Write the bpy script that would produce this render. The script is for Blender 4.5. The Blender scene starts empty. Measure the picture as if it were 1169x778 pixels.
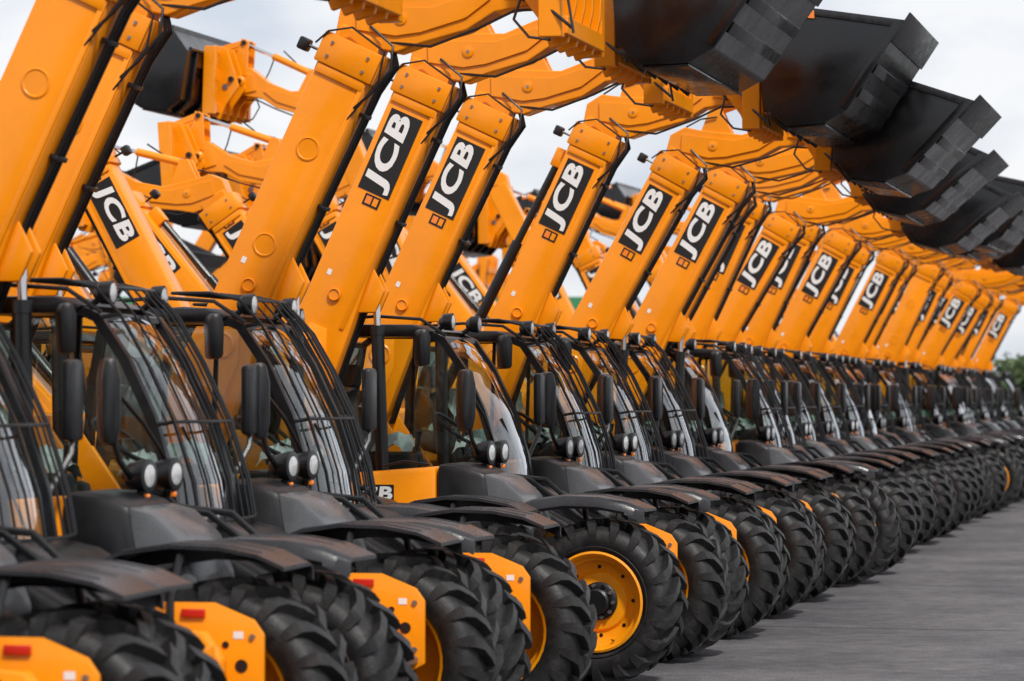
import bpy, bmesh, math, random
from mathutils import Vector, Matrix
R = math.radians
random.seed(7)
scene = bpy.context.scene
scene.view_settings.view_transform = 'Standard'
scene.view_settings.look = 'None'
scene.view_settings.exposure = 0
COL = scene.collection

# ------------------------------------------------------------ materials
def mat(name, base, rough=0.5, metal=0.0, coat=0.0, var=0.0, vscale=3.0, bump=0.0, bscale=60.0, rvar=0.0, spec=0.5, dust=0.0):
    m = bpy.data.materials.new(name); m.use_nodes = True
    nt = m.node_tree; b = nt.nodes['Principled BSDF']
    b.inputs['Base Color'].default_value = (*base, 1)
    b.inputs['Roughness'].default_value = rough
    b.inputs['Metallic'].default_value = metal
    b.inputs['Coat Weight'].default_value = coat
    b.inputs['Coat Roughness'].default_value = 0.10
    b.inputs['Specular IOR Level'].default_value = spec
    tc = nt.nodes.new('ShaderNodeTexCoord')
    oi = nt.nodes.new('ShaderNodeObjectInfo')
    add = nt.nodes.new('ShaderNodeVectorMath'); add.operation = 'ADD'
    mul = nt.nodes.new('ShaderNodeVectorMath'); mul.operation = 'SCALE'; mul.inputs['Scale'].default_value = 37.0
    comb = nt.nodes.new('ShaderNodeCombineXYZ')
    for i in range(3): nt.links.new(oi.outputs['Random'], comb.inputs[i])
    nt.links.new(comb.outputs[0], mul.inputs[0])
    nt.links.new(tc.outputs['Object'], add.inputs[0]); nt.links.new(mul.outputs[0], add.inputs[1])
    if var or rvar:
        n = nt.nodes.new('ShaderNodeTexNoise'); n.inputs['Scale'].default_value = vscale
        n.inputs['Detail'].default_value = 4; n.inputs['Roughness'].default_value = 0.65
        nt.links.new(add.outputs[0], n.inputs['Vector'])
        if var:
            mr = nt.nodes.new('ShaderNodeMapRange')
            mr.inputs['From Min'].default_value = .3; mr.inputs['From Max'].default_value = .7
            mr.inputs['To Min'].default_value = 1 - var; mr.inputs['To Max'].default_value = 1 + var*.35
            nt.links.new(n.outputs['Fac'], mr.inputs[0])
            mx = nt.nodes.new('ShaderNodeVectorMath'); mx.operation = 'SCALE'
            mx.inputs[0].default_value = base
            nt.links.new(mr.outputs[0], mx.inputs['Scale'])
            last = mx.outputs[0]
            if dust:
                n3 = nt.nodes.new('ShaderNodeTexNoise'); n3.inputs['Scale'].default_value = 9
                n3.inputs['Detail'].default_value = 5; n3.inputs['Roughness'].default_value = .75
                nt.links.new(add.outputs[0], n3.inputs['Vector'])
                mr3 = nt.nodes.new('ShaderNodeMapRange'); mr3.inputs['From Min'].default_value = .48; mr3.inputs['From Max'].default_value = .75
                mr3.inputs['To Max'].default_value = dust
                nt.links.new(n3.outputs['Fac'], mr3.inputs[0])
                mc = nt.nodes.new('ShaderNodeMix'); mc.data_type = 'RGBA'
                nt.links.new(mr3.outputs[0], mc.inputs['Factor'])
                nt.links.new(last, mc.inputs['A']); mc.inputs['B'].default_value = (.16, .14, .12, 1)
                last = mc.outputs['Result']
            nt.links.new(last, b.inputs['Base Color'])
        if rvar:
            mr2 = nt.nodes.new('ShaderNodeMapRange')
            mr2.inputs['From Min'].default_value = .3; mr2.inputs['From Max'].default_value = .7
            mr2.inputs['To Min'].default_value = rough - rvar; mr2.inputs['To Max'].default_value = rough + rvar
            nt.links.new(n.outputs['Fac'], mr2.inputs[0]); nt.links.new(mr2.outputs[0], b.inputs['Roughness'])
    if bump:
        n2 = nt.nodes.new('ShaderNodeTexNoise'); n2.inputs['Scale'].default_value = bscale; n2.inputs['Detail'].default_value = 2
        nt.links.new(add.outputs[0], n2.inputs['Vector'])
        bp = nt.nodes.new('ShaderNodeBump'); bp.inputs['Strength'].default_value = bump; bp.inputs['Distance'].default_value = .01
        nt.links.new(n2.outputs['Fac'], bp.inputs['Height']); nt.links.new(bp.outputs[0], b.inputs['Normal'])
    return m

def glass_mat():
    m = bpy.data.materials.new('cab_glass'); m.use_nodes = True
    nt = m.node_tree; nt.nodes.clear()
    o = nt.nodes.new('ShaderNodeOutputMaterial')
    t = nt.nodes.new('ShaderNodeBsdfTransparent'); t.inputs[0].default_value = (.87, .94, .90, 1)
    g = nt.nodes.new('ShaderNodeBsdfGlossy'); g.inputs['Roughness'].default_value = .02; g.inputs['Color'].default_value = (.95, .97, 1, 1)
    f = nt.nodes.new('ShaderNodeFresnel'); f.inputs['IOR'].default_value = 1.6
    mp = nt.nodes.new('ShaderNodeMapRange'); mp.inputs['From Min'].default_value = .05; mp.inputs['From Max'].default_value = .42
    mp.inputs['To Min'].default_value = .05; mp.inputs['To Max'].default_value = .95
    mx = nt.nodes.new('ShaderNodeMixShader')
    nt.links.new(f.outputs[0], mp.inputs[0]); nt.links.new(mp.outputs[0], mx.inputs[0])
    nt.links.new(t.outputs[0], mx.inputs[1]); nt.links.new(g.outputs[0], mx.inputs[2]); nt.links.new(mx.outputs[0], o.inputs[0])
    return m

M = {
 'yellow': mat('yellow_orange_paint', (.91, .285, .0015), .30, coat=.22, var=.12, vscale=1.6, rvar=.08, bump=.03, bscale=25, spec=.38),
 'rim':    mat('rim_paint', (.93, .33, .004), .38, coat=.15, var=.15, vscale=5, rvar=.08, spec=.4),
 'black':  mat('black_plastic', (.006, .0065, .008), .36, var=.3, vscale=5, rvar=.1, bump=.15, bscale=140),
 'fender': mat('fender_plastic', (.024, .025, .029), .30, var=.25, vscale=4, rvar=.10, bump=.12, bscale=120),
 'grey':   mat('hood_grey', (.095, .10, .108), .28, var=.2, vscale=4, rvar=.08),
 'bucket': mat('bucket_black_paint', (.0045, .0045, .0055), .26, coat=.15, var=.3, vscale=3, rvar=.1, bump=.05, bscale=12, spec=.45),
 'edge':   mat('bucket_cutting_edge', (.030, .030, .033), .35, metal=.3, var=.5, vscale=14, rvar=.12),
 'rubber': mat('tyre_rubber', (.010, .010, .011), .55, var=.35, vscale=8, rvar=.1, bump=.25, bscale=90, dust=.20),
 'chrome': mat('chrome_rod', (.6, .6, .62), .15, metal=1.0),
 'steel':  mat('steel_grey', (.28, .28, .29), .4, metal=.8, var=.2),
 'lens':   mat('lamp_lens', (.55, .56, .56), .10, coat=.6, var=.35, vscale=40),
 'red':    mat('red_reflector', (.55, .018, .010), .25, coat=.5, var=.1),
 'orange': mat('orange_lamp', (.9, .22, .01), .25, coat=.5, var=.1),
 'white':  mat('white_decal', (.80, .80, .79), .45, var=.05),
 'ink':    mat('black_decal', (.008, .008, .009), .45, var=.1),
 'glass':  glass_mat(),
 'seat':   mat('seat_fabric', (.03, .03, .033), .85, var=.3, vscale=20),
 'film':   mat('pale_plastic', (.50, .58, .58), .22, var=.4, vscale=12),
}
MN = list(M.keys())

# ------------------------------------------------------------ mesh builder
class MB:
    def __init__(s): s.g = {}; s.xf = None
    def add(s, vs, fs, m, bev=0.0):
        G = s.g.setdefault(bev, ([], [], []))
        o = len(G[0])
        for v in vs:
            v = Vector(v)
            if s.xf: v = s.xf @ v
            G[0].append(v)
        mi = MN.index(m)
        for f in fs: G[1].append([i + o for i in f]); G[2].append(mi)
    def prism(s, poly, y0, y1, m, bev=.01):
        n = len(poly)
        vs = [(x, y0, z) for x, z in poly] + [(x, y1, z) for x, z in poly]
        fs = [list(range(n)), list(range(2*n-1, n-1, -1))] + [[i, (i+1) % n, (i+1) % n + n, i+n] for i in range(n)]
        s.add(vs, fs, m, bev)
    def box(s, x0, x1, y0, y1, z0, z1, m, bev=.01):
        s.prism([(x0, z0), (x1, z0), (x1, z1), (x0, z1)], y0, y1, m, bev)
    def tube(s, path, r, m, n=8, closed=False):
        P = [Vector(p) for p in path]; vs = []; fs = []
        k = len(P); up = None
        for i in range(k):
            if closed: d = P[(i+1) % k] - P[i-1]
            else: d = P[min(i+1, k-1)] - P[max(i-1, 0)]
            d.normalize()
            if up is None: up = Vector((0, 0, 1)) if abs(d.z) < .9 else Vector((0, 1, 0))
            a = d.cross(up)
            if a.length < 1e-4: a = d.cross(Vector((1, 0, 0)))
            a.normalize(); b = a.cross(d).normalized(); up = b
            rr = r[i] if isinstance(r, (list, tuple)) else r
            for j in range(n):
                t = 2*math.pi*(j+.5)/n
                vs.append(P[i] + a*rr*math.cos(t) + b*rr*math.sin(t))
        rng = k if closed else k-1
        for i in range(rng):
            for j in range(n):
                q = (i+1) % k
                fs.append([i*n+j, i*n+(j+1) % n, q*n+(j+1) % n, q*n+j])
        if not closed:
            fs.append(list(range(n))[::-1]); fs.append([(k-1)*n+j for j in range(n)])
        s.add(vs, fs, m, 0)
    def rev(s, prof, c, m, n=32, axis='y', bev=0, cap=True):
        vs = []; fs = []; k = len(prof)
        for i in range(n):
            t = 2*math.pi*i/n
            for r, y in prof:
                if axis == 'y': vs.append((c[0]+r*math.cos(t), c[1]+y, c[2]+r*math.sin(t)))
                elif axis == 'x': vs.append((c[0]+y, c[1]+r*math.cos(t), c[2]+r*math.sin(t)))
                else: vs.append((c[0]+r*math.cos(t), c[1]+r*math.sin(t), c[2]+y))
        for i in range(n):
            q = (i+1) % n
            for j in range(k-1): fs.append([i*k+j, i*k+j+1, q*k+j+1, q*k+j])
        if cap:
            if prof[0][0] > 1e-4: fs.append([i*k for i in range(n)])
            if prof[-1][0] > 1e-4: fs.append([i*k+k-1 for i in range(n)][::-1])
        s.add(vs, fs, m, bev)
    def build(s, name, sharp=35):
        tot = bmesh.new()
        for bev, (V, F, MI) in s.g.items():
            bm = bmesh.new()
            bv = [bm.verts.new(v) for v in V]
            for f, mi in zip(F, MI):
                try:
                    fc = bm.faces.new([bv[i] for i in f]); fc.material_index = mi
                except ValueError: pass
            bmesh.ops.remove_doubles(bm, verts=bm.verts, dist=1e-6) if bev == 0 else None
            bmesh.ops.recalc_face_normals(bm, faces=bm.faces)
            if bev > 0:
                ed = [e for e in bm.edges if len(e.link_faces) == 2 and e.calc_face_angle(0) > R(28)]
                bmesh.ops.bevel(bm, geom=ed, offset=bev, segments=2, profile=.5, affect='EDGES', clamp_overlap=True, material=-1)
            t = bpy.data.meshes.new('t'); bm.to_mesh(t); bm.free()
            tot.from_mesh(t); bpy.data.meshes.remove(t)
        me = bpy.data.meshes.new(name)
        for f in tot.faces: f.smooth = True
        tot.to_mesh(me); tot.free()
        for k in MN: me.materials.append(M[k])
        me.set_sharp_from_angle(angle=R(sharp))
        return me

# ------------------------------------------------------------ text
def text_geo(body, shear=.12, off=.022):
    c = bpy.data.curves.new('t', 'FONT'); c.body = body; c.offset = off; c.shear = shear; c.resolution_u = 4
    c.space_character = 1.08
    o = bpy.data.objects.new('t', c); COL.objects.link(o)
    dg = bpy.context.evaluated_depsgraph_get(); dg.update()
    me = bpy.data.meshes.new_from_object(o.evaluated_get(dg))
    vs = [v.co.copy() for v in me.vertices]; fs = [list(p.vertices) for p in me.polygons]
    bpy.data.objects.remove(o); bpy.data.curves.remove(c); bpy.data.meshes.remove(me)
    x0 = min(v.x for v in vs); x1 = max(v.x for v in vs); y0 = min(v.y for v in vs); y1 = max(v.y for v in vs)
    vs = [((v.x-x0)/(x1-x0)-.5, (v.y-y0)/(y1-y0)-.5) for v in vs]
    return vs, fs
LOGO = text_geo('JCB', .10, .038)
GFIT = text_geo('G-FIT', 0, .03)
def put_text(mb, geo, cx, cz, L, H, y, side, m):
    vs, fs = geo
    if side < 0: P = [(cx+a*L, y, cz+b*H) for a, b in vs]
    else: P = [(cx-a*L, y, cz+b*H) for a, b in vs]
    mb.add(P, fs, m, 0)
def plate(mb, x0, x1, z0, z1, ya, m):
    mb.add([(x0, ya, z0), (x1, ya, z0), (x1, ya, z1), (x0, ya, z1)], [[0, 1, 2, 3]], m, 0)
def logo_panel(mb, cx, cz, L, H, y, side, emblem=True):
    s = -1 if side < 0 else 1
    plate(mb, cx-L/2, cx+L/2, cz-H/2, cz+H/2, y+s*.002, 'ink')
    put_text(mb, LOGO, cx, cz+.01*H, L*.94, H*.84, y+s*.005, side, 'white')
    if emblem:
        ex = cx + (L/2+.06)*s
        plate(mb, ex-.045, ex+.045, cz-H*.30, cz+H*.20, y+s*.003, 'ink')
        plate(mb, ex-.030, ex+.030, cz-H*.04, cz+H*.14, y+s*.005, 'orange')
        plate(mb, ex-.030, ex+.030, cz-H*.24, cz-H*.09, y+s*.005, 'yellow')

# ------------------------------------------------------------ wheel
def build_wheel():
    b = MB(); W = .23; Rb = .545
    prof = [(.345, -.16), (.36, -.20), (.42, -.235), (.47, -.238), (.515, -.222), (Rb-.008, -.195), (Rb, -.15), (Rb+.004, 0), (Rb, .15), (Rb-.008, .195), (.515, .222), (.47, .238), (.42, .235), (.36, .20), (.345, .16)]
    b.rev(prof, (0, 0, 0), 'rubber', 56, cap=False)
    N = 20
    for side in (-1, 1):
        for i in range(N):
            a0 = 2*math.pi*(i + (.5 if side > 0 else 0))/N
            secs = [(-.012, 0.00, .600, .030), (.07, -.075, .603, .028), (.16, -.155, .598, .030), (.222, -.195, .572, .036), (.243, -.21, .50, .030), (.238, -.215, .445, .018)]
            vs = []; fs = []
            for (yy, da, rt, hw) in secs:
                y = side*yy; a = a0 + da*1.15
                inner = .53 if yy < .2 else (.50 if rt > .55 else rt-.03)
                for rr, w in ((inner, hw*1.25), (rt, hw)):
                    for sg in (-1, 1):
                        t = a + sg*w/.58
                        yo = y if rr == rt or yy < .2 else y - side*.035
                        vs.append((rr*math.cos(t), yo, rr*math.sin(t)))
            for k in range(len(secs)-1):
                o = k*4; p = o+4
                fs += [[o+2, o+3, p+3, p+2], [o, o+2, p+2, p], [o+3, o+1, p+1, p+3], [o+1, o, p, p+1]]
            fs += [[0, 1, 3, 2], [len(vs)-4, len(vs)-2, len(vs)-1, len(vs)-3]]
            b.add(vs, fs, 'rubber', 0)
    b.tube([(.40*math.cos(2*math.pi*i/40), -.234, .40*math.sin(2*math.pi*i/40)) for i in range(40)], .006, 'rubber', 5, True)
    rim = [(.352, .17), (.352, -.205), (.368, -.226), (.352, -.234), (.335, -.216), (.325, -.17), (.30, -.155), (.296, -.10), (.27, -.082), (.225, -.078), (.205, -.10), (.16, -.105), (.0, -.105)]
    b.rev(rim, (0, 0, 0), 'rim', 48, cap=False)
    b.rev([(.365, .222), (.345, .21), (.335, .16), (.30, .12), (.28, -.02), (0, -.04)], (0, 0, 0), 'rim', 32, cap=False)
    b.rev([(.14, -.09), (.14, -.125), (.125, -.135), (.10, -.138), (.095, -.19), (.08, -.20), (0, -.20)], (0, 0, 0), 'black', 28)
    for i in range(10):
        t = 2*math.pi*i/10
        b.rev([(.014, 0), (.014, -.035), (0, -.035)], (.118*math.cos(t), -.130, .118*math.sin(t)), 'steel' if i % 5 else 'black', 6)
    for i in range(8):
        t = 2*math.pi*(i+.5)/8
        b.rev([(.014, 0), (.014, -.006), (0, -.006)], (.25*math.cos(t), -.0795, .25*math.sin(t)), 'black', 10)
    b.tube([(.31*math.cos(.8), -.16, .31*math.sin(.8)), (.30*math.cos(.8), -.21, .30*math.sin(.8))], .006, 'black', 6)
    return b.build('wheel', 32)

# ------------------------------------------------------------ fender over a wheel at x=cx
def fender(b, cx, y0, y1, k=1.0):
    sgn = -1 if y0 < 0 else 1   # y0 is outer
    pts = [(-.82, 1.00), (-.78, 1.14), (-.68, 1.255), (-.50, 1.335), (-.25, 1.372), (.0, 1.365), (.20, 1.33), (.34, 1.27)]
    secs = [(0.0, -.075), (.015, -.03), (.06, -.004), (.14, .004), (1.0, .0)]
    vs = []; fs = []; n = len(secs)
    for (x, z) in pts:
        for (q, dz) in secs:
            yy = y0 + (y1-y0)*q
            taper = .04*(1 if (x < -.75 or x > .3) else 0)
            vs.append((cx+x, yy - sgn*taper*(1-q), z+dz))
    m0 = len(vs)
    for (x, z) in pts:
        for (q, dz) in secs:
            yy = y0 + (y1-y0)*q - sgn*(.014 if q < .05 else 0)
            vs.append((cx+x, yy, z+dz-.02))
    for i in range(len(pts)-1):
        for j in range(n-1):
            a = i*n+j; c = a+n
            fs.append([a, a+1, c+1, c]); fs.append([m0+a, m0+c, m0+c+1, m0+a+1])
        a = i*n; fs.append([a, a+n, m0+a+n, m0+a]); a = i*n+n-1; fs.append([a, m0+a, m0+a+n, a+n])
    for i in (0, len(pts)-1):
        for j in range(n-1):
            a = i*n+j; fs.append([a, m0+a, m0+a+1, a+1])
    b.add(vs, fs, 'fender', 0)
    for q in (.42, .82):
        yy = y0+(y1-y0)*q
        b.tube([(cx+x, yy, z+.001) for x, z in pts[1:-1]], .006, 'fender', 6)
    ym = y0+(y1-y0)*.9; yi = y1+(.10 if sgn < 0 else -.10)
    b.tube([(cx-.2, ym, 1.34), (cx-.2, yi, 1.1), (cx-.2, yi, .8)], .022, 'black', 8)

# ------------------------------------------------------------ body (chassis, cab, engine pod)
CAB = [(-2.50, .95), (-2.52, 1.5), (-2.49, 2.1), (-2.42, 2.50), (-2.30, 2.585), (-1.62, 2.585), (-1.49, 2.53), (-1.33, 2.30), (-1.17, 1.97), (-1.06, 1.62), (-1.01, 1.30), (-1.0, .95)]
def build_body():
    b = MB()
    for y in (-.40, .30):
        b.prism([(-3.55, .62), (-3.55, 1.12), (-2.2, 1.15), (-.9, .98), (-.2, 1.0), (.05, .98), (.14, .85), (.14, .62), (0, .52), (-.4, .5), (-2.3, .5)], y, y+.1, 'yellow', .012)
    b.box(-3.3, .1, -.3, .3, .55, .90, 'black', .02)
    b.box(.06, .12, -.30, .30, .62, .92, 'yellow', .015)
    for s in (-1, 1):
        y = s*.56
        b.prism([(-.60, .88), (-.52, 1.10), (.02, 1.10), (.22, 1.02), (.27, .95), (.27, .60), (.18, .55), (.06, .72), (-.3, .80)], min(y, y+s*.03), max(y, y+s*.03), 'yellow', .006)
        for ys, d in ((y+s*.03, s), (y, -s)):
            lo, hi = sorted((ys, ys+d*.02))
            b.box(-.14, -.02, lo, hi, 1.03, 1.07, 'red', .004)
            b.rev([(.032, 0), (.032, d*.005), (0, d*.005)], (.16, ys, .80), 'ink', 14)
            b.rev([(.018, 0), (.018, d*.005), (0, d*.005)], (.08, ys, .90), 'ink', 10)
            b.rev([(.022, 0), (.022, d*.005), (0, d*.005)], (-.22, ys, .92), 'ink', 12)
            b.rev([(.016, 0), (.016, d*.012), (0, d*.012)], (.215, ys, .94), 'steel', 6)
            b.rev([(.016, 0), (.016, d*.012), (0, d*.012)], (.215, ys, .68), 'steel', 6)
            plate(b, .12, .17, .93, .965, ys+d*.003, 'white')
        b.box(.03, .09, min(.30*s, .56*s), max(.30*s, .56*s), .70, .86, 'yellow', .01)
        b.box(-.4, -.3, min(.30*s, .56*s), max(.30*s, .56*s), .84, .98, 'black', .01)
    for x in (0, -2.75):
        b.tube([(x, -.85, .6), (x, -.5, .6), (x, -.25, .6), (x, .25, .6), (x, .5, .6), (x, .85, .6)], [.16, .12, .17, .17, .12, .16], 'black', 14)
        b.tube([(x+.2, -.6, .62), (x+.2, .6, .62)], .035, 'steel', 8)
    for y in (-.44, .06):
        b.prism([(-3.55, .8), (-3.58, 1.5), (-3.30, 1.93), (-2.62, 1.98), (-2.25, 1.45), (-2.0, .9)], y, y+.06, 'yellow', .012)
    b.box(-3.72, -3.45, -.9, .9, .70, 1.35, 'yellow', .05)
    b.box(-3.5, -2.3, -.38, .06, .8, 1.3, 'black', .02)
    b.box(-3.45, -2.75, .14, 1.0, 1.2, 1.5, 'black', .04)
    for s in (-1, 1):
        b.box(-3.75, -3.715, s*.75-.08, s*.75+.08, 1.05, 1.2, 'red', .005)
    # engine pod (machine's right side)
    b.prism([(-2.22, .60), (-2.28, 1.2), (-2.20, 1.50), (-1.22, 1.575), (-1.22, .60)], -1.12, -.44, 'yellow', .035)
    b.prism([(-1.214, .58), (-1.214, 1.60), (-1.0, 1.585), (-.84, 1.53), (-.78, 1.2), (-.86, .58)], -1.14, -.43, 'black', .05)
    b.prism([(-.87, .64), (-.87, 1.53), (-.72, 1.49), (-.57, 1.36), (-.49, 1.14), (-.56, .85), (-.80, .64)], -1.12, -.44, 'grey', .11)
    logo_panel(b, -1.72, 1.36, .36, .16, -1.1225, -1, False)
    for k in range(7):
        b.box(-1.17, -.92, -1.152, -1.136, .80+k*.07, .835+k*.07, 'ink', .004)
    b.tube([(-2.0, -1.13, .95), (-1.62, -1.13, .95)], .012, 'black', 6)
    b.tube([(-1.3, -1.0, 1.585), (-1.5, -1.0, 1.61), (-1.65, -1.0, 1.575)], .010, 'black', 6)
    b.box(-1.95, -1.1, .55, 1.12, .50, .95, 'black', .05)
    b.box(-1.75, -1.3, 1.12, 1.2, .55, .6, 'steel', .01)
    b.prism([(-1.05, .95), (-1.0, 1.40), (-.72, 1.34), (-.42, 1.16), (-.25, 1.06), (-.25, .95)], -.38, 1.02, 'black', .05)
    b.prism([(-.75, 1.0), (-.72, 1.42), (-.50, 1.32), (-.30, 1.16), (-.2, 1.0)], -.15, .10, 'fender', .04)
    b.tube([(-1.0, -.30, 1.50), (-.7, -.30, 1.46), (-.35, -.28, 1.20), (-.1, -.2, 1.02)], .02, 'black', 7)
    b.tube([(-1.0, -.22, 1.50), (-.6, -.2, 1.46), (-.25, -.2, 1.15), (-.02, -.1, .98)], .02, 'black', 7)
    # ---- cab
    YR, YL = .10, 1.08
    for y in (YR, YL):
        pth = [(x, y, z) for x, z in CAB]
        b.tube(pth, .040, 'black', 4)
        b.tube([(-2.5, y, 1.32), (-1.03, y, 1.32)], .04, 'black', 4)
        b.tube([(-2.02, y, 1.32), (-2.0, y, 2.0), (-1.98, y, 2.56)], .020, 'black', 4)
    b.prism([(-2.49, .95), (-2.5, 1.30), (-1.03, 1.30), (-1.0, .95)], YR-.02, YL+.02, 'black', .01)
    b.prism([(-2.44, 2.565), (-2.36, 2.635), (-2.2, 2.655), (-1.72, 2.65), (-1.56, 2.60), (-1.60, 2.565)], YR-.05, YL+.05, 'black', .02)
    for x, z in ((-2.5, 1.5), (-2.42, 2.5), (-1.49, 2.53)):
        b.tube([(x, YR, z), (x, YL, z)], .03, 'black', 6)
    b.tube([(-1.01, YR, 1.30), (-1.01, YL, 1.30)], .04, 'black', 6)
    side = [(-2.47, 1.34), (-2.47, 2.1), (-2.40, 2.48), (-2.30, 2.555), (-1.62, 2.555), (-1.51, 2.51), (-1.36, 2.30), (-1.20, 1.97), (-1.09, 1.62), (-1.05, 1.34)]
    for y in (YR+.005, YL-.005):
        b.add([(x, y, z) for x, z in side], [list(range(len(side)))], 'glass', 0)
    ws = [(-1.58, 2.56), (-1.48, 2.50), (-1.32, 2.28), (-1.16, 1.95), (-1.05, 1.61), (-1.005, 1.33)]
    cols = 6; vs = []; fs = []
    for (x, z) in ws:
        for j in range(cols+1):
            t = j/cols; bul = .10*(1-(2*t-1)**2)
            vs.append((x+bul-.01, YR+.03+(YL-YR-.06)*t, z))
    for i in range(len(ws)-1):
        for j in range(cols):
            a = i*(cols+1)+j; fs.append([a, a+1, a+cols+2, a+cols+1])
    b.add(vs, fs, 'glass', 0)
    b.add([(-2.50, YR+.03, 1.5), (-2.50, YL-.03, 1.5), (-2.40, YL-.03, 2.5), (-2.40, YR+.03, 2.5)], [[0, 1, 2, 3]], 'glass', 0)
    b.tube([(-.95, .6, 1.42), (-1.03, .45, 1.75), (-1.08, .35, 1.92)], .009, 'black', 5)
    b.box(-2.25, -1.80, .38, .86, 1.42, 1.60, 'seat', .05)
    b.prism([(-2.33, 1.52), (-2.42, 2.12), (-2.28, 2.15), (-2.18, 1.55)], .40, .84, 'seat', .05)
    b.prism([(-2.42, 2.16), (-2.44, 2.34), (-2.34, 2.35), (-2.32, 2.17)], .50, .74, 'seat', .03)
    b.prism([(-1.12, 1.3), (-1.18, 1.66), (-1.32, 1.72), (-1.42, 1.60), (-1.34, 1.3)], .36, .90, 'black', .03)
    b.box(-2.2, -1.7, .16, .32, 1.3, 1.66, 'black', .03)
    b.tube([(-1.75, .24, 1.6), (-1.72, .24, 1.82)], [.012, .024], 'black', 7)
    C = Vector((-1.50, .50, 1.84)); ax = Vector((-.43, 0, .9))
    ax = Vector((-.78, 0, .62))
    b.tube([C + Vector((0, .19*math.cos(t), 0)) + ax*(.19*math.sin(t)) for t in [2*math.pi*i/24 for i in range(24)]], .016, 'black', 6, True)
    b.tube([C, C+Vector((.14, 0, -.30))], .02, 'black', 6)
    b.tube([C+Vector((0, -.17, 0)), C, C+Vector((0, .17, 0))], .012, 'black', 5)
    def crumple(cx, cy, cz, sx, sy, sz, seed):
        rr = random.Random(seed); vs = []; fs = []; n = 6
        for i in range(n):
            for j in range(n):
                u, v = i/(n-1)-.5, j/(n-1)-.5
                vs.append((cx+sx*u+rr.uniform(-.02, .02), cy+sy*v+rr.uniform(-.02, .02), cz+sz*(.5-2*(u*u+v*v))+rr.uniform(-.035, .035)))
        for i in range(n-1):
            for j in range(n-1):
                a = i*n+j; fs += [[a, a+1, a+n], [a+1, a+n+1, a+n]]
        b.add(vs, fs, 'film', 0)
    crumple(-2.0, .55, 1.70, .34, .40, .20, 3)
    crumple(-2.24, .60, 2.0, .14, .40, .34, 5)
    crumple(-1.40, .60, 1.72, .22, .28, .12, 8)
    b.tube([(-2.45, YR-.06, 2.60), (-2.38, YR-.07, 2.69), (-2.0, YR-.07, 2.715), (-1.65, YR-.06, 2.69), (-1.45, YR-.05, 2.56)], .013, 'black', 6)
    for y in (.16, 1.0):
        b.tube([(-1.56, y, 2.60), (-1.50, y, 2.64)], .02, 'black', 6)
        b.rev([(.03, -.07), (.065, -.03), (.070, .035), (.06, .04)], (-1.46, y, 2.67), 'black', 18, 'x')
        b.rev([(.055, .0405), (.045, .046), (0, .05)], (-1.46, y, 2.67), 'lens', 18, 'x')
    for y in (-.62, -.20):
        b.tube([(-1.0, y+.06, 1.42), (-.98, y, 1.52), (-.97, y, 1.62)], .02, 'black', 6)
        b.xf = Matrix.Translation((-.95, y, 1.67)) @ Matrix.Rotation(R(-8), 4, 'Z')
        b.rev([(.03, -.12), (.07, -.08), (.088, .0), (.090, .03), (.074, .034)], (0, 0, 0), 'black', 20, 'x')
        b.rev([(.070, .030), (.05, .038), (0, .042)], (0, 0, 0), 'lens', 20, 'x')
        b.xf = None
        b.box(-.95, -.92, y-.02, y+.02, 1.545, 1.575, 'orange', .008)
    b.xf = Matrix.Translation((-1.06, -.86, 2.06)) @ Matrix.Rotation(R(28), 4, 'Z')
    b.prism([(-.045, -.22), (-.055, -.1), (-.055, .12), (-.04, .23), (.03, .235), (.055, .12), (.055, -.12), (.03, -.23)], -.11, .11, 'black', .03)
    b.xf = Matrix.Translation((-1.62, -.06, 2.46)) @ Matrix.Rotation(R(30), 4, 'Z')
    b.prism([(-.04, -.14), (-.05, .10), (-.03, .15), (.03, .15), (.05, .08), (.045, -.13)], -.12, .08, 'black', .025)
    b.xf = None
    b.tube([(-1.03, .06, 1.50), (-1.0, -.2, 1.56), (-1.0, -.62, 1.62), (-1.02, -.82, 1.76), (-1.05, -.87, 1.95)], .018, 'black', 7)
    b.tube([(-1.08, .06, 1.75), (-1.04, -.4, 1.95), (-1.05, -.84, 2.14)], .013, 'black', 7)
    b.tube([(-1.05, 1.12, 1.6), (-1.0, 1.3, 1.8), (-1.0, 1.34, 2.0)], .018, 'black', 7)
    b.box(-1.04, -.97, 1.24, 1.42, 1.86, 2.28, 'black', .03)
    fender(b, 0, -1.17, -.66); fender(b, 0, 1.17, .66)
    fender(b, -2.75, -1.17, -.66); fender(b, -2.75, 1.17, .66)
    return b.build('body', 35)

def build_guard():
    b = MB()
    front = [(-1.95, 2.745), (-1.70, 2.745), (-1.50, 2.70), (-1.36, 2.55), (-1.20, 2.28), (-1.04, 1.95), (-.93, 1.62), (-.89, 1.40)]
    n = 9
    def pt(i, t):
        x, z = front[i]; bul = .09*(1-(2*t-1)**2) if i > 1 else 0
        return (x+bul, .10+.98*t, z)
    for j in range(n):
        t = j/(n-1)
        b.tube([pt(i, t) for i in range(len(front))], .0075 if j not in (0, n-1) else .011, 'black', 6)
    for i in (0, 2, 5, 7):
        b.tube([pt(i, k/8) for k in range(9)], .010, 'black', 6)
    for i in (3, 5):
        p = pt(i, 0); b.tube([p, (p[0]-.12, p[1]-.01, p[2]-.02)], .012, 'black', 6)
    return b.build('guard', 35)

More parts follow.
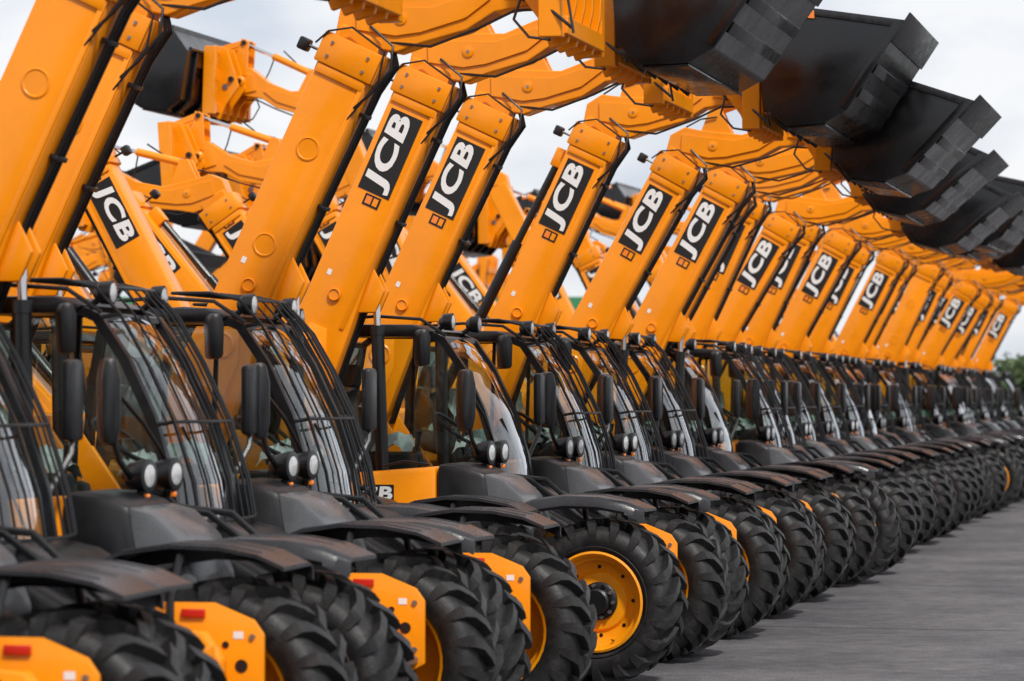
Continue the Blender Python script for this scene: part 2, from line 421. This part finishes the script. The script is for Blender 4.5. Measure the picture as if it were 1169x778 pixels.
# ------------------------------------------------------------ boom
BA = R(64.7); BL = 3.10
ROT = Matrix.Rotation(-BA, 4, 'Y')    # x axis -> (cos, 0, sin)
def build_boom(label, strut):
    b = MB(); b.xf = ROT
    H = .205; W = .15
    b.prism([(-.22, -.12), (-.28, .02), (-.22, .16), (.1, .27), (.55, H+.03), (1.1, H), (BL, H), (BL, -H), (1.65, -H), (1.15, -H-.035), (.45, -.29), (.05, -.24)], -W, W, 'yellow', .022)
    for s in (-1, 1):
        y0, y1 = (-(W+.014), -W+.002) if s < 0 else (W-.002, W+.014)
        b.prism([(-.15, -.08), (-.18, .06), (.1, .20), (.75, .17), (1.05, .07), (1.05, -.07), (.80, -.18), (.1, -.19)], y0, y1, 'yellow', .006)
        for cx, r in ((.0, .10), (.86, .095), (1.32, .05)):
            b.rev([(r, 0), (r, s*.016), (r*.86, s*.024), (r*.80, s*.012), (0, s*.012)], (cx, s*(W+.008), -.02), 'yellow', 28)
        for cx in ((1.62, 2.35) if not label else ()):
            b.rev([(.085, 0), (.085, s*.006), (.075, s*.009), (.068, s*.003), (0, s*.003)], (cx, s*W, .0), 'yellow', 28)
        b.rev([(.05, 0), (.05, s*.05), (.03, s*.06), (0, s*.06)], (0, s*(W+.01), -.02), 'black', 16)
        b.box(1.1, BL-.18, y0 if s < 0 else W-.004, y1-.012 if s < 0 else W+.002, -H+.01, -H+.045, 'yellow', .003)
        plate(b, 1.44, 1.485, .075, .11, s*(W+.003), 'white')
        ya, yb = (-(W+.03), -W) if s < 0 else (W, W+.03)
        b.prism([(BL-.17, -H-.02), (BL-.17, H+.02), (BL+.05, H+.02), (BL+.05, -H-.02)], ya, yb, 'yellow', .012)
        b.box(BL-.24, BL-.175, ya+(.012 if s < 0 else 0), yb-(.012 if s > 0 else 0), -H+.02, H-.02, 'yellow', .004)
        for zz in (-.14, .14):
            for xx in (BL-.11, BL-.01):
                b.rev([(.012, 0), (.012, s*.012), (0, s*.012)], (xx, s*(W+.03), zz), 'steel', 6)
        if label: logo_panel(b, 2.48, .02, .66, .27, s*(W+.002), s)
    b.box(BL-.17, BL+.05, -W, W, H-.01, H+.03, 'yellow', .012)
    b.box(BL-.17, BL+.05, -W, W, -H-.03, -H+.01, 'yellow', .012)
    for y, r, dz in ((-.03, .014, 0), (.02, .012, .006), (.07, .014, 0)):
        b.tube([(.35, y, -.32), (.9, y, -H-.06-dz), (1.6, y, -H-.022), (2.3, y, -H-.03), (BL-.2, y, -H-.04), (BL+.02, y, -H-.08), (BL+.1, y*.8, -H-.02)], r, 'black', 7)
    for x in (1.3, 2.0, 2.7):
        b.box(x, x+.03, -.06, .10, -H-.05, -H+.0, 'black', .005)
    b.tube([(BL-.45, -W-.01, -H+.03), (BL-.3, -W-.03, -H-.02), (BL-.12, -W-.04, -H-.07), (BL+.08, -W-.03, -H-.02), (BL+.14, -W-.02, .06), (BL+.05, -W-.04, .2), (BL-.06, -W-.03, H+.05)], .008, 'black', 6)
    b.tube([(BL-.36, -W-.01, -H+.02), (BL-.22, -W-.05, -H-.06), (BL-.02, -W-.05, -H-.12), (BL+.14, -W-.03, -H-.06), (BL+.20, -W+.02, -.04)], .010, 'black', 6)
    b.tube([(BL-.1, -.05, H+.03), (BL-.1, -.06, H+.13)], .012, 'black', 6)
    b.box(BL-.15, BL-.06, -.10, .0, H+.12, H+.20, 'black', .015)
    if strut:
        b.tube([(-.1, .0, .36), (1.9, .0, H+.09)], .052, 'black', 14)
        b.tube([(1.9, .0, H+.09), (2.75, .0, H+.055)], .036, 'black', 10)
        b.box(2.68, 2.86, -.06, .06, H-.01, H+.11, 'yellow', .012)
        b.box(-.18, -.02, -.07, .07, .15, .42, 'yellow', .012)
    b.xf = None
    P0 = Vector((.92, -.05, -.62)); P1 = ROT @ Vector((1.42, 0, -H-.10)); P1.y = -.05
    d = (P1-P0)
    b.tube([P0, P0+d*.86], .050, 'black', 14)
    b.tube([P0+d*.86, P1], .028, 'chrome', 12)
    b.tube([P0+d*.84, P0+d*.88], .058, 'black', 14)
    b.xf = ROT
    b.prism([(1.25, -H), (1.32, -H-.15), (1.50, -H-.15), (1.62, -H)], -.10, -.06, 'yellow', .01)
    b.prism([(1.25, -H), (1.32, -H-.15), (1.50, -H-.15), (1.62, -H)], .02, .06, 'yellow', .01)
    b.xf = None
    return b.build('boom', 30)

CO = ROT @ Vector((BL, 0, 0))
TIP = Vector((CO.x+1.30, 0, CO.z+.44))
def build_head():
    b = MB(); b.xf = ROT
    b.box(BL-2.0, BL+.14, -.12, .12, -.165, .165, 'yellow', .018)
    b.xf = Matrix.Translation(CO)
    arm = [(-.14, .10), (-.10, .30), (.04, .385), (.22, .36), (.62, .34), (.92, .45), (1.18, .64), (1.36, .66), (1.44, .56), (1.42, .36), (1.22, .27), (1.0, .24), (.80, .12), (.48, .04), (.30, -.02), (.20, .0)]
    b.prism(arm, -.11, .11, 'yellow', .010)
    for s in (-1, 1):
        y0, y1 = (-.128, -.108) if s < 0 else (.108, .128)
        b.prism([(.02, .14), (.02, .31), (.55, .28), (.86, .37), (.98, .33), (.80, .20), (.48, .11), (.3, .09)], y0, y1, 'yellow', .004)
        b.prism([(1.08, .34), (1.12, .54), (1.34, .62), (1.41, .52), (1.38, .38), (1.22, .31)], y0-.003 if s < 0 else y0, y1 if s < 0 else y1+.003, 'yellow', .004)
        b.rev([(.07, 0), (.07, s*.03), (.045, s*.045), (0, s*.045)], (1.30, s*.125, .46), 'yellow', 20)
        b.rev([(.03, 0), (.03, s*.02), (0, s*.02)], (1.30, s*.165, .46), 'black', 12)
        b.rev([(.045, 0), (.045, s*.010), (.03, s*.014), (0, s*.014)], (.34, s*.128, .21), 'yellow', 16)
        b.rev([(.012, 0), (.012, s*.018), (0, s*.018)], (.34, s*.128, .21), 'steel', 8)
    for y in (-.09, .05):
        b.prism([(.20, .34), (.28, .60), (.38, .62), (.52, .34)], y, y+.04, 'yellow', .006)
    b.tube([(.33, 0, .56), (.90, 0, .80)], .045, 'yellow', 14)
    b.tube([(.90, 0, .80), (1.28, 0, .95)], .024, 'chrome', 10)
    for y in (-.14, .10):
        b.prism([(1.22, .52), (1.20, .98), (1.30, 1.02), (1.42, .60)], y, y+.04, 'yellow', .006)
        b.prism([(1.24, .93), (1.24, 1.01), (1.62, .90), (1.66, .82)], y, y+.04, 'yellow', .006)
    b.tube([(1.26, -.17, .96), (1.26, .17, .96)], .03, 'black', 10)
    b.tube([(.25, -.10, .05), (.55, -.13, .01), (.9, -.13, .13), (1.15, -.14, .24), (1.35, -.15, .24), (1.5, -.2, .35)], .010, 'black', 6)
    b.tube([(.36, -.06, .62), (.6, -.12, .70), (.8, -.1, .88)], .010, 'black', 6)
    b.tube([(.88, -.05, .83), (.95, -.16, .78), (1.02, -.17, .60), (1.10, -.15, .44), (1.22, -.16, .30)], .009, 'black', 6)
    b.tube([(.05, -.06, .39), (.2, -.12, .47), (.36, -.11, .50)], .009, 'black', 6)
    b.xf = Matrix.Translation(TIP)
    for y in (-.42, -.16, .10, .36):
        b.prism([(-.02, .10), (.10, .42), (.28, .46), (.36, .34), (.34, -.20), (.28, -.46), (.16, -.50), (.08, -.30), (-.08, -.08)], y, y+.05, 'yellow', .006)
        for s, yy in ((-1, y), (1, y+.05)):
            b.rev([(.04, 0), (.04, s*.012), (0, s*.012)], (.10, yy, -.08), 'steel', 14)
            b.rev([(.03, 0), (.03, s*.003), (0, s*.003)], (.24, yy, -.30), 'ink', 12)
    b.tube([(.24, -.62, .36), (.24, .62, .36)], .045, 'yellow', 12)
    b.box(.16, .32, -.60, .60, -.42, -.30, 'yellow', .008)
    b.box(.20, .34, -.55, .55, .0, .14, 'yellow', .008)
    b.tube([(.02, -.45, .02), (.02, .45, .02)], .035, 'black', 12)
    b.prism([(.02, .18), (.06, .40), (.30, .40), (.30, .18)], -.445, -.425, 'yellow', .004)
    put_text(b, GFIT, .18, .29, .19, .055, -.447, -1, 'ink')
    b.box(.14, .30, -.70, -.60, -.45, .42, 'yellow', .008)
    b.box(.14, .30, .60, .70, -.45, .42, 'yellow', .008)
    b.tube([(-.05, -.3, .1), (.05, -.52, -.05), (.2, -.68, -.25), (.38, -.74, -.40)], .012, 'black', 6)
    b.tube([(.36, -.72, .30), (.34, -.76, -.1), (.40, -.78, -.44)], .010, 'black', 6)
    b.tube([(-.10, -.15, -.10), (-.12, -.30, -.28), (.02, -.45, -.42), (.2, -.60, -.46)], .010, 'black', 6)
    return b.build('head', 20)

def build_bucket():
    b = MB(); hw = 1.16
    P = [(.37, .28), (.62, .56), (1.66, .34), (1.12, -.40), (.92, -.50), (.58, -.50), (.40, -.34)]
    for s in (-1, 1):
        b.prism(P, min(s*hw, s*(hw-.02)), max(s*hw, s*(hw-.02)), 'bucket', .004)
        (x1, z1), (x2, z2) = P[1], P[2]
        dx, dz = x2-x1, z2-z1; L = math.hypot(dx, dz); nx, nz = dz/L*.06, -dx/L*.06
        a, c = (s*hw, s*(hw+.016))
        b.prism([(x1, z1), (x2, z2), (x2+nx-.05, z2+nz), (x1+nx, z1+nz)], min(a, c), max(a, c), 'edge', .004)
        (x3, z3) = P[3]
        b.prism([(x2, z2), (x3, z3), (x3-.06, z3+.04), (x2-.10, z2-.01)], min(a, c+.002*s), max(a, c+.002*s), 'bucket', .004)
        ys = s*(hw+.018)
        cx, cz = x1+.17, z1-.085
        b.add([(cx-.09, ys, cz-.03), (cx+.09, ys, cz-.06), (cx+.09, ys, cz+.01), (cx-.09, ys, cz+.04)], [[0, 1, 2, 3]], 'orange', 0)
        b.add([(cx-.06, ys+s*.002, cz-.018), (cx+.03, ys+s*.002, cz-.032), (cx+.03, ys+s*.002, cz+.008), (cx-.06, ys+s*.002, cz+.022)], [[0, 1, 2, 3]], 'white', 0)
    order = [P[1], P[0], P[6], P[5], P[4], P[3], P[2]]
    cen = (sum(x for x, _ in P)/7, sum(z for _, z in P)/7)
    inn = [(x+(cen[0]-x)*.035, z+(cen[1]-z)*.035) for x, z in order]
    for i in range(len(order)-1):
        b.prism([order[i], order[i+1], inn[i+1], inn[i]], -hw+.02, hw-.02, 'bucket', 0)
    (xl, zl), (xb, zb) = P[2], P[3]
    d = Vector((xl-xb, 0, zl-zb)).normalized()
    def strip(p, q, t0, t1, y0, y1, m='bucket', bev=.004):
        a = Vector((p[0], 0, p[1])); c = Vector((q[0], 0, q[1])); dd = (c-a).normalized(); n = Vector((dd.z, 0, -dd.x))
        if n.dot(Vector((cen[0], 0, cen[1]))-a) > 0: n = -n
        vs = [a+n*t0, c+n*t0, c+n*t1, a+n*t1]
        b.prism([(v.x, v.z) for v in vs], y0, y1, m, bev)
    e0 = (xb+(xl-xb)*.76, zb+(zl-zb)*.76); e1 = (xl+d.x*.08, zl+d.z*.08)
    strip(e0, e1, .001, .020, -hw-.02, hw+.02, 'edge')
    for fr in (.15, .42):
        p = (xb+(xl-xb)*fr, zb+(zl-zb)*fr); q = (xb+(xl-xb)*(fr+.10), zb+(zl-zb)*(fr+.10))
        strip(p, q, .001, .015, -hw+.04, hw-.04)
    strip(P[4], P[5], .001, .02, -hw+.05, hw-.05)
    for y in (-.9, -.45, 0, .45, .9):
        strip(P[6], P[0], .001, .05, y-.02, y+.02)
        strip(P[5], P[6], .001, .05, y-.02, y+.02)
    b.tube([(P[1][0], -hw, P[1][1]), (P[1][0], hw, P[1][1])], .04, 'bucket', 4)
    b.tube([(P[0][0]-.02, -hw+.05, P[0][1]+.03), (P[0][0]-.02, hw-.05, P[0][1]+.03)], .03, 'bucket', 6)
    return b.build('bucket', 30)

ME = dict(wheel=build_wheel(), body=build_body(), guard=build_guard(), head=build_head(), bucket=build_bucket())
BOOM = {(l, s): build_boom(l, s) for l in (0, 1) for s in (0, 1)}

def child(name, me, par, loc=(0, 0, 0), rot=(0, 0, 0)):
    o = bpy.data.objects.new(name, me); COL.objects.link(o)
    o.parent = par; o.location = loc; o.rotation_euler = rot
    return o

def telehandler(loc, rz, dx=0, dang=0, ext=0, bucket=True, tilt=0, guard=True, label=1, strut=0, steer=0):
    e = bpy.data.objects.new('telehandler', None); COL.objects.link(e)
    e.location = loc; e.rotation_euler = (0, 0, rz); e.empty_display_size = .3
    child('chassis_and_cab', ME['body'], e)
    if guard: child('windscreen_guard', ME['guard'], e)
    i = 0
    for x, st in ((0, steer), (-2.75, 0)):
        for s in (-1, 1):
            i += 1
            child('wheel_%d' % i, ME['wheel'], e, (x, s*.925, .6), (0, random.uniform(0, 6.28), (0 if s < 0 else math.pi)+st))
    bm_ = child('boom', BOOM[(label, strut)], e, (-2.70+dx, -.16, 1.68), (0, -R(dang), 0))
    hd = child('telescopic_head', ME['head'], bm_, tuple((ROT @ Vector((ext, 0, 0)))))
    if bucket: child('bucket', ME['bucket'], hd, tuple(TIP), (0, -R(tilt), 0))
    return e

HD = R(-13.5)
f = Vector((math.cos(HD), math.sin(HD), 0)); l = Vector((-math.sin(HD), math.cos(HD), 0))
def place(X, Y, **k):
    p = Vector((X, Y, 0)) + l*1.15
    k.setdefault('steer', R(random.uniform(-5, 1)))
    return telehandler(p, k.pop('rz', HD), **k)

place(-2.35, 11.3, dx=.0, label=0, bucket=False)
place(-1.85, 13.5, dx=-.1, label=0, bucket=False)
place(-1.15, 16.0, dx=.0, label=0, bucket=False)
place(-.55, 18.3, dx=-.78, label=0, bucket=False)
place(-.66, 20.75, dx=.72, label=0, bucket=False, steer=R(-3))
place(.62, 22.9, dx=-.10, dang=1, guard=False, bucket=True, steer=R(-6))
place(1.25, 25.3, dx=-.32, dang=0, bucket=False)
place(1.80, 27.8, dx=.12, strut=1, bucket=True, tilt=3)
place(2.36, 30.2, dx=.24, dang=-4, bucket=True, tilt=-3)
place(2.92, 32.7, dx=.40, dang=-3, guard=False, bucket=False, steer=R(-6))
Y = 35.15; k = 0
while Y < 80:
    X = .2287*Y - 4.55 + random.uniform(-.25, .2)
    k += 1
    place(X, Y, dx=random.uniform(-.2, .25), dang=random.uniform(-6, 2), ext=random.choice([0, 0, 0, .15]), tilt=random.uniform(-14, 10),
          guard=random.random() < .7, label=int(random.random() < .9), strut=int(random.random() < .2), rz=HD+R(random.uniform(-1.5, 1.5)), bucket=(k % 2 == 1) or random.random() < .2)
    Y += 2.45
# second row, parked back to back with the first
rows2 = [(15.75, -5, 0, 0, 0), (18.2, -9, 0, 0, 1), (20.65, -12, 0, 0, 0), (23.1, -14, 0, 0, 1), (25.55, -10, .1, 0, 1), (28.0, -3, 0, 0, 0), (30.45, -14, .1, 0, 1), (32.95, -9, 0, 0, 1), (35.4, -4, .3, 0, 0), (37.8, 2, 1.25, 1, 0)]
def put2(Y, da, ext, bk, st, lab=1):
    X = .2287*Y - 4.55
    p = Vector((X, Y, 0)) + f*(-7.65+random.uniform(-.15, .15)) + l*1.15
    telehandler(p, HD+math.pi+R(random.uniform(-2, 2)), dx=random.uniform(-.1, .1), dang=da, ext=ext, tilt=random.uniform(-6, 6), guard=random.random() < .5, label=lab, strut=st, bucket=bool(bk))
for r in rows2: put2(*r)
Y = 40.3
while Y < 84:
    put2(Y, random.uniform(-16, 3), random.choice([0, .2, .6, 1.0]), random.random() < .35, int(random.random() < .5), int(random.random() < .7))
    Y += random.choice([2.45, 2.45, 2.45, 4.9])
# third row, further back across the lane
Y = 44
while Y < 84:
    p = Vector((.2287*Y - 4.55, Y, 0)) + f*(-15.5+random.uniform(-.3, .3)) + l*1.15
    telehandler(p, HD+R(random.uniform(-2, 2)), dang=random.uniform(-10, 3), ext=random.choice([0, .3, .8, 1.2]), tilt=random.uniform(-10, 10), guard=False, label=int(random.random() < .6), strut=int(random.random() < .4), bucket=random.random() < .4)
    Y += random.choice([2.6, 2.6, 5.2])

# ------------------------------------------------------------ ground
def ground_mat():
    m = bpy.data.materials.new('asphalt'); m.use_nodes = True; nt = m.node_tree; b = nt.nodes['Principled BSDF']
    tc = nt.nodes.new('ShaderNodeTexCoord')
    def noise(sc, det=6, rough=.6):
        n = nt.nodes.new('ShaderNodeTexNoise'); n.inputs['Scale'].default_value = sc; n.inputs['Detail'].default_value = det
        n.inputs['Roughness'].default_value = rough; nt.links.new(tc.outputs['Object'], n.inputs['Vector']); return n
    n1 = noise(.5, 8, .65); n2 = noise(5, 6, .7); n3 = noise(70, 3)
    r = nt.nodes.new('ShaderNodeValToRGB'); r.color_ramp.elements[0].position = .35; r.color_ramp.elements[0].color = (.078, .076, .082, 1)
    r.color_ramp.elements[1].position = .65; r.color_ramp.elements[1].color = (.146, .141, .147, 1)
    nt.links.new(n1.outputs['Fac'], r.inputs[0])
    def scale(col, n, lo, hi):
        mr = nt.nodes.new('ShaderNodeMapRange'); mr.inputs['From Min'].default_value = .3; mr.inputs['From Max'].default_value = .7
        mr.inputs['To Min'].default_value = lo; mr.inputs['To Max'].default_value = hi
        nt.links.new(n.outputs['Fac'], mr.inputs[0])
        v = nt.nodes.new('ShaderNodeVectorMath'); v.operation = 'SCALE'
        nt.links.new(col, v.inputs[0]); nt.links.new(mr.outputs[0], v.inputs['Scale']); return v.outputs[0]
    c = scale(r.outputs[0], n2, .68, 1.28); c = scale(c, n3, .35, 1.7)
    nt.links.new(c, b.inputs['Base Color']); b.inputs['Roughness'].default_value = .85
    b.inputs['Specular IOR Level'].default_value = .25
    bp = nt.nodes.new('ShaderNodeBump'); bp.inputs['Strength'].default_value = .7; bp.inputs['Distance'].default_value = .012
    nt.links.new(n3.outputs['Fac'], bp.inputs['Height']); nt.links.new(bp.outputs[0], b.inputs['Normal'])
    return m
def plain_mesh(name, vs, fs, m):
    me = bpy.data.meshes.new(name); me.from_pydata([tuple(v) for v in vs], [], fs); me.materials.append(m)
    o = bpy.data.objects.new(name, me); COL.objects.link(o); return o
plain_mesh('ground', [(-900, -900, 0), (900, -900, 0), (900, 900, 0), (-900, 900, 0)], [[0, 1, 2, 3]], ground_mat())
tar = mat('tar_joint', (.05, .048, .05), .6, var=.4, vscale=3)
vs = []; fs = []
rd = Vector((.2230, .975, 0)).normalized(); pr = Vector((rd.y, -rd.x, 0))
def seam(p, q, w=.02):
    d = (q-p).normalized(); n = Vector((-d.y, d.x, 0))*w; k = 24; o = len(vs)
    for i in range(k+1):
        c = p.lerp(q, i/k) + n*random.uniform(-.7, .7)
        vs.append(c+n*random.uniform(.5, 1)); vs.append(c-n*random.uniform(.5, 1))
    for i in range(k): fs.append([o+2*i, o+2*i+1, o+2*i+3, o+2*i+2])
base = Vector((-4.4, 0, .004))
for i, q in enumerate((21, 29.5, 36, 52, 61, 83)):
    seam(base+rd*q+pr*-1, base+rd*(q+random.uniform(-1, 1))+pr*30)
for q in (3.6, 9.5): seam(base+rd*5+pr*q, base+rd*170+pr*q)
plain_mesh('ground_joints', vs, fs, tar)

# ------------------------------------------------------------ distant building
wm = mat('cladding_white', (.62, .64, .66), .5, var=.08); gm = mat('green_fascia', (.03, .22, .09), .5, var=.1); dk = mat('door_dark', (.08, .09, .10), .4, var=.1)
par = bpy.data.objects.new('warehouse', None); COL.objects.link(par)
def bx(name, x0, x1, y0, y1, z0, z1, m):
    V = [(x, y, z) for x in (x0, x1) for y in (y0, y1) for z in (z0, z1)]
    o = plain_mesh(name, V, [[0, 1, 3, 2], [4, 6, 7, 5], [0, 4, 5, 1], [2, 3, 7, 6], [0, 2, 6, 4], [1, 5, 7, 3]], m); o.parent = par
bx('walls', -34, 6, 165, 190, 0, 6.4, wm); bx('fascia', -34.3, 6.3, 164.7, 190.3, 6.41, 7.3, gm)
for i in range(6): bx('door_%d' % i, -31+i*6.2, -27+i*6.2, 164.9, 164.99, 0, 4.2, dk)
for i in range(40): bx('cladding_rib_%d' % i, -33.6+i*1.0, -33.5+i*1.0, 164.93, 164.985, 4.3, 6.4, wm)

# ------------------------------------------------------------ distant trees
def leaf_mat():
    m = bpy.data.materials.new('leaves'); m.use_nodes = True; nt = m.node_tree; b = nt.nodes['Principled BSDF']
    g = nt.nodes.new('ShaderNodeNewGeometry'); r = nt.nodes.new('ShaderNodeValToRGB')
    r.color_ramp.elements[0].color = (.030, .055, .016, 1); r.color_ramp.elements[1].color = (.085, .13, .035, 1)
    nt.links.new(g.outputs['Random Per Island'], r.inputs[0]); nt.links.new(r.outputs[0], b.inputs['Base Color']); b.inputs['Roughness'].default_value = .7
    return m
lm = leaf_mat(); tm = mat('bark', (.07, .05, .035), .9, var=.3)
vs = []; fs = []; tv = []; tf = []
for t in range(26):
    cx = 12 + t*2.1 + random.uniform(-1, 1); cy = 150 + random.uniform(-6, 6); h = random.uniform(4.0, 5.2)
    o = len(tv)
    for k, (r_, z) in enumerate(((.28, 0), (.2, h*.4), (.08, h*.8))):
        for j in range(6): tv.append((cx+r_*math.cos(j*1.047), cy+r_*math.sin(j*1.047), z))
    for k in range(2):
        for j in range(6): tf.append([o+k*6+j, o+k*6+(j+1) % 6, o+k*6+6+(j+1) % 6, o+k*6+6+j])
    for c in range(22):
        a = random.uniform(0, 6.28); rr = random.uniform(0, 2.1); c0 = Vector((cx+rr*math.cos(a), cy+rr*math.sin(a), random.uniform(.7, h-.7)))
        for q in range(64):
            d = Vector((random.gauss(0, 1), random.gauss(0, 1), random.gauss(0, .8))).normalized()*random.uniform(.3, .95)
            p = c0+d; u = Vector((random.gauss(0, 1), random.gauss(0, 1), random.gauss(0, 1))).normalized(); w = u.orthogonal().normalized(); s = random.uniform(.12, .25)
            o = len(vs); vs += [p+u*s, p+w*s*.6, p-u*s, p-w*s*.6]; fs.append([o, o+1, o+2, o+3])
tr = plain_mesh('tree_row', vs, fs, lm); tk = plain_mesh('trunks', tv, tf, tm); tk.parent = tr

# ------------------------------------------------------------ world, sun
w = bpy.data.worlds.new('World'); scene.world = w; w.use_nodes = True; nt = w.node_tree; nt.nodes.clear()
out = nt.nodes.new('ShaderNodeOutputWorld'); sky = nt.nodes.new('ShaderNodeTexSky'); sky.sky_type = 'NISHITA'; sky.sun_disc = False
sky.sun_elevation = R(48); sky.sun_rotation = R(155)
b1 = nt.nodes.new('ShaderNodeBackground'); b1.inputs[1].default_value = .12; nt.links.new(sky.outputs[0], b1.inputs[0])
tc = nt.nodes.new('ShaderNodeTexCoord'); mp = nt.nodes.new('ShaderNodeMapping'); mp.inputs['Scale'].default_value = (1, 1, 2.4)
n = nt.nodes.new('ShaderNodeTexNoise'); n.inputs['Scale'].default_value = 8; n.inputs['Detail'].default_value = 7; n.inputs['Roughness'].default_value = .5
nt.links.new(tc.outputs['Generated'], mp.inputs[0]); nt.links.new(mp.outputs[0], n.inputs['Vector'])
rp = nt.nodes.new('ShaderNodeValToRGB'); rp.color_ramp.elements[0].position = .36; rp.color_ramp.elements[0].color = (.68, .73, .83, 1)
rp.color_ramp.elements[1].position = .54; rp.color_ramp.elements[1].color = (.98, .98, 1.0, 1)
nt.links.new(n.outputs['Fac'], rp.inputs[0])
b2 = nt.nodes.new('ShaderNodeBackground'); b2.inputs[1].default_value = 1.0; nt.links.new(rp.outputs[0], b2.inputs[0])
mx = nt.nodes.new('ShaderNodeMixShader'); mx.inputs[0].default_value = .9
nt.links.new(b1.outputs[0], mx.inputs[1]); nt.links.new(b2.outputs[0], mx.inputs[2]); nt.links.new(mx.outputs[0], out.inputs[0])
sun = bpy.data.lights.new('sun', 'SUN'); sun.energy = 3.3; sun.angle = R(5); sun.color = (1, .96, .90)
so = bpy.data.objects.new('sun', sun); COL.objects.link(so); so.rotation_euler = (R(42), 0, R(25))

# ------------------------------------------------------------ camera
cam = bpy.data.cameras.new('camera'); co = bpy.data.objects.new('camera', cam); COL.objects.link(co)
cam.sensor_width = 36; cam.lens = 3600/1169*36; cam.clip_end = 3000
co.location = (0, 0, 2.09); co.rotation_euler = (R(90)+math.atan(64/3600), 0, 0)
cam.dof.use_dof = True; cam.dof.focus_distance = 24.5; cam.dof.aperture_fstop = 2.8
scene.camera = co
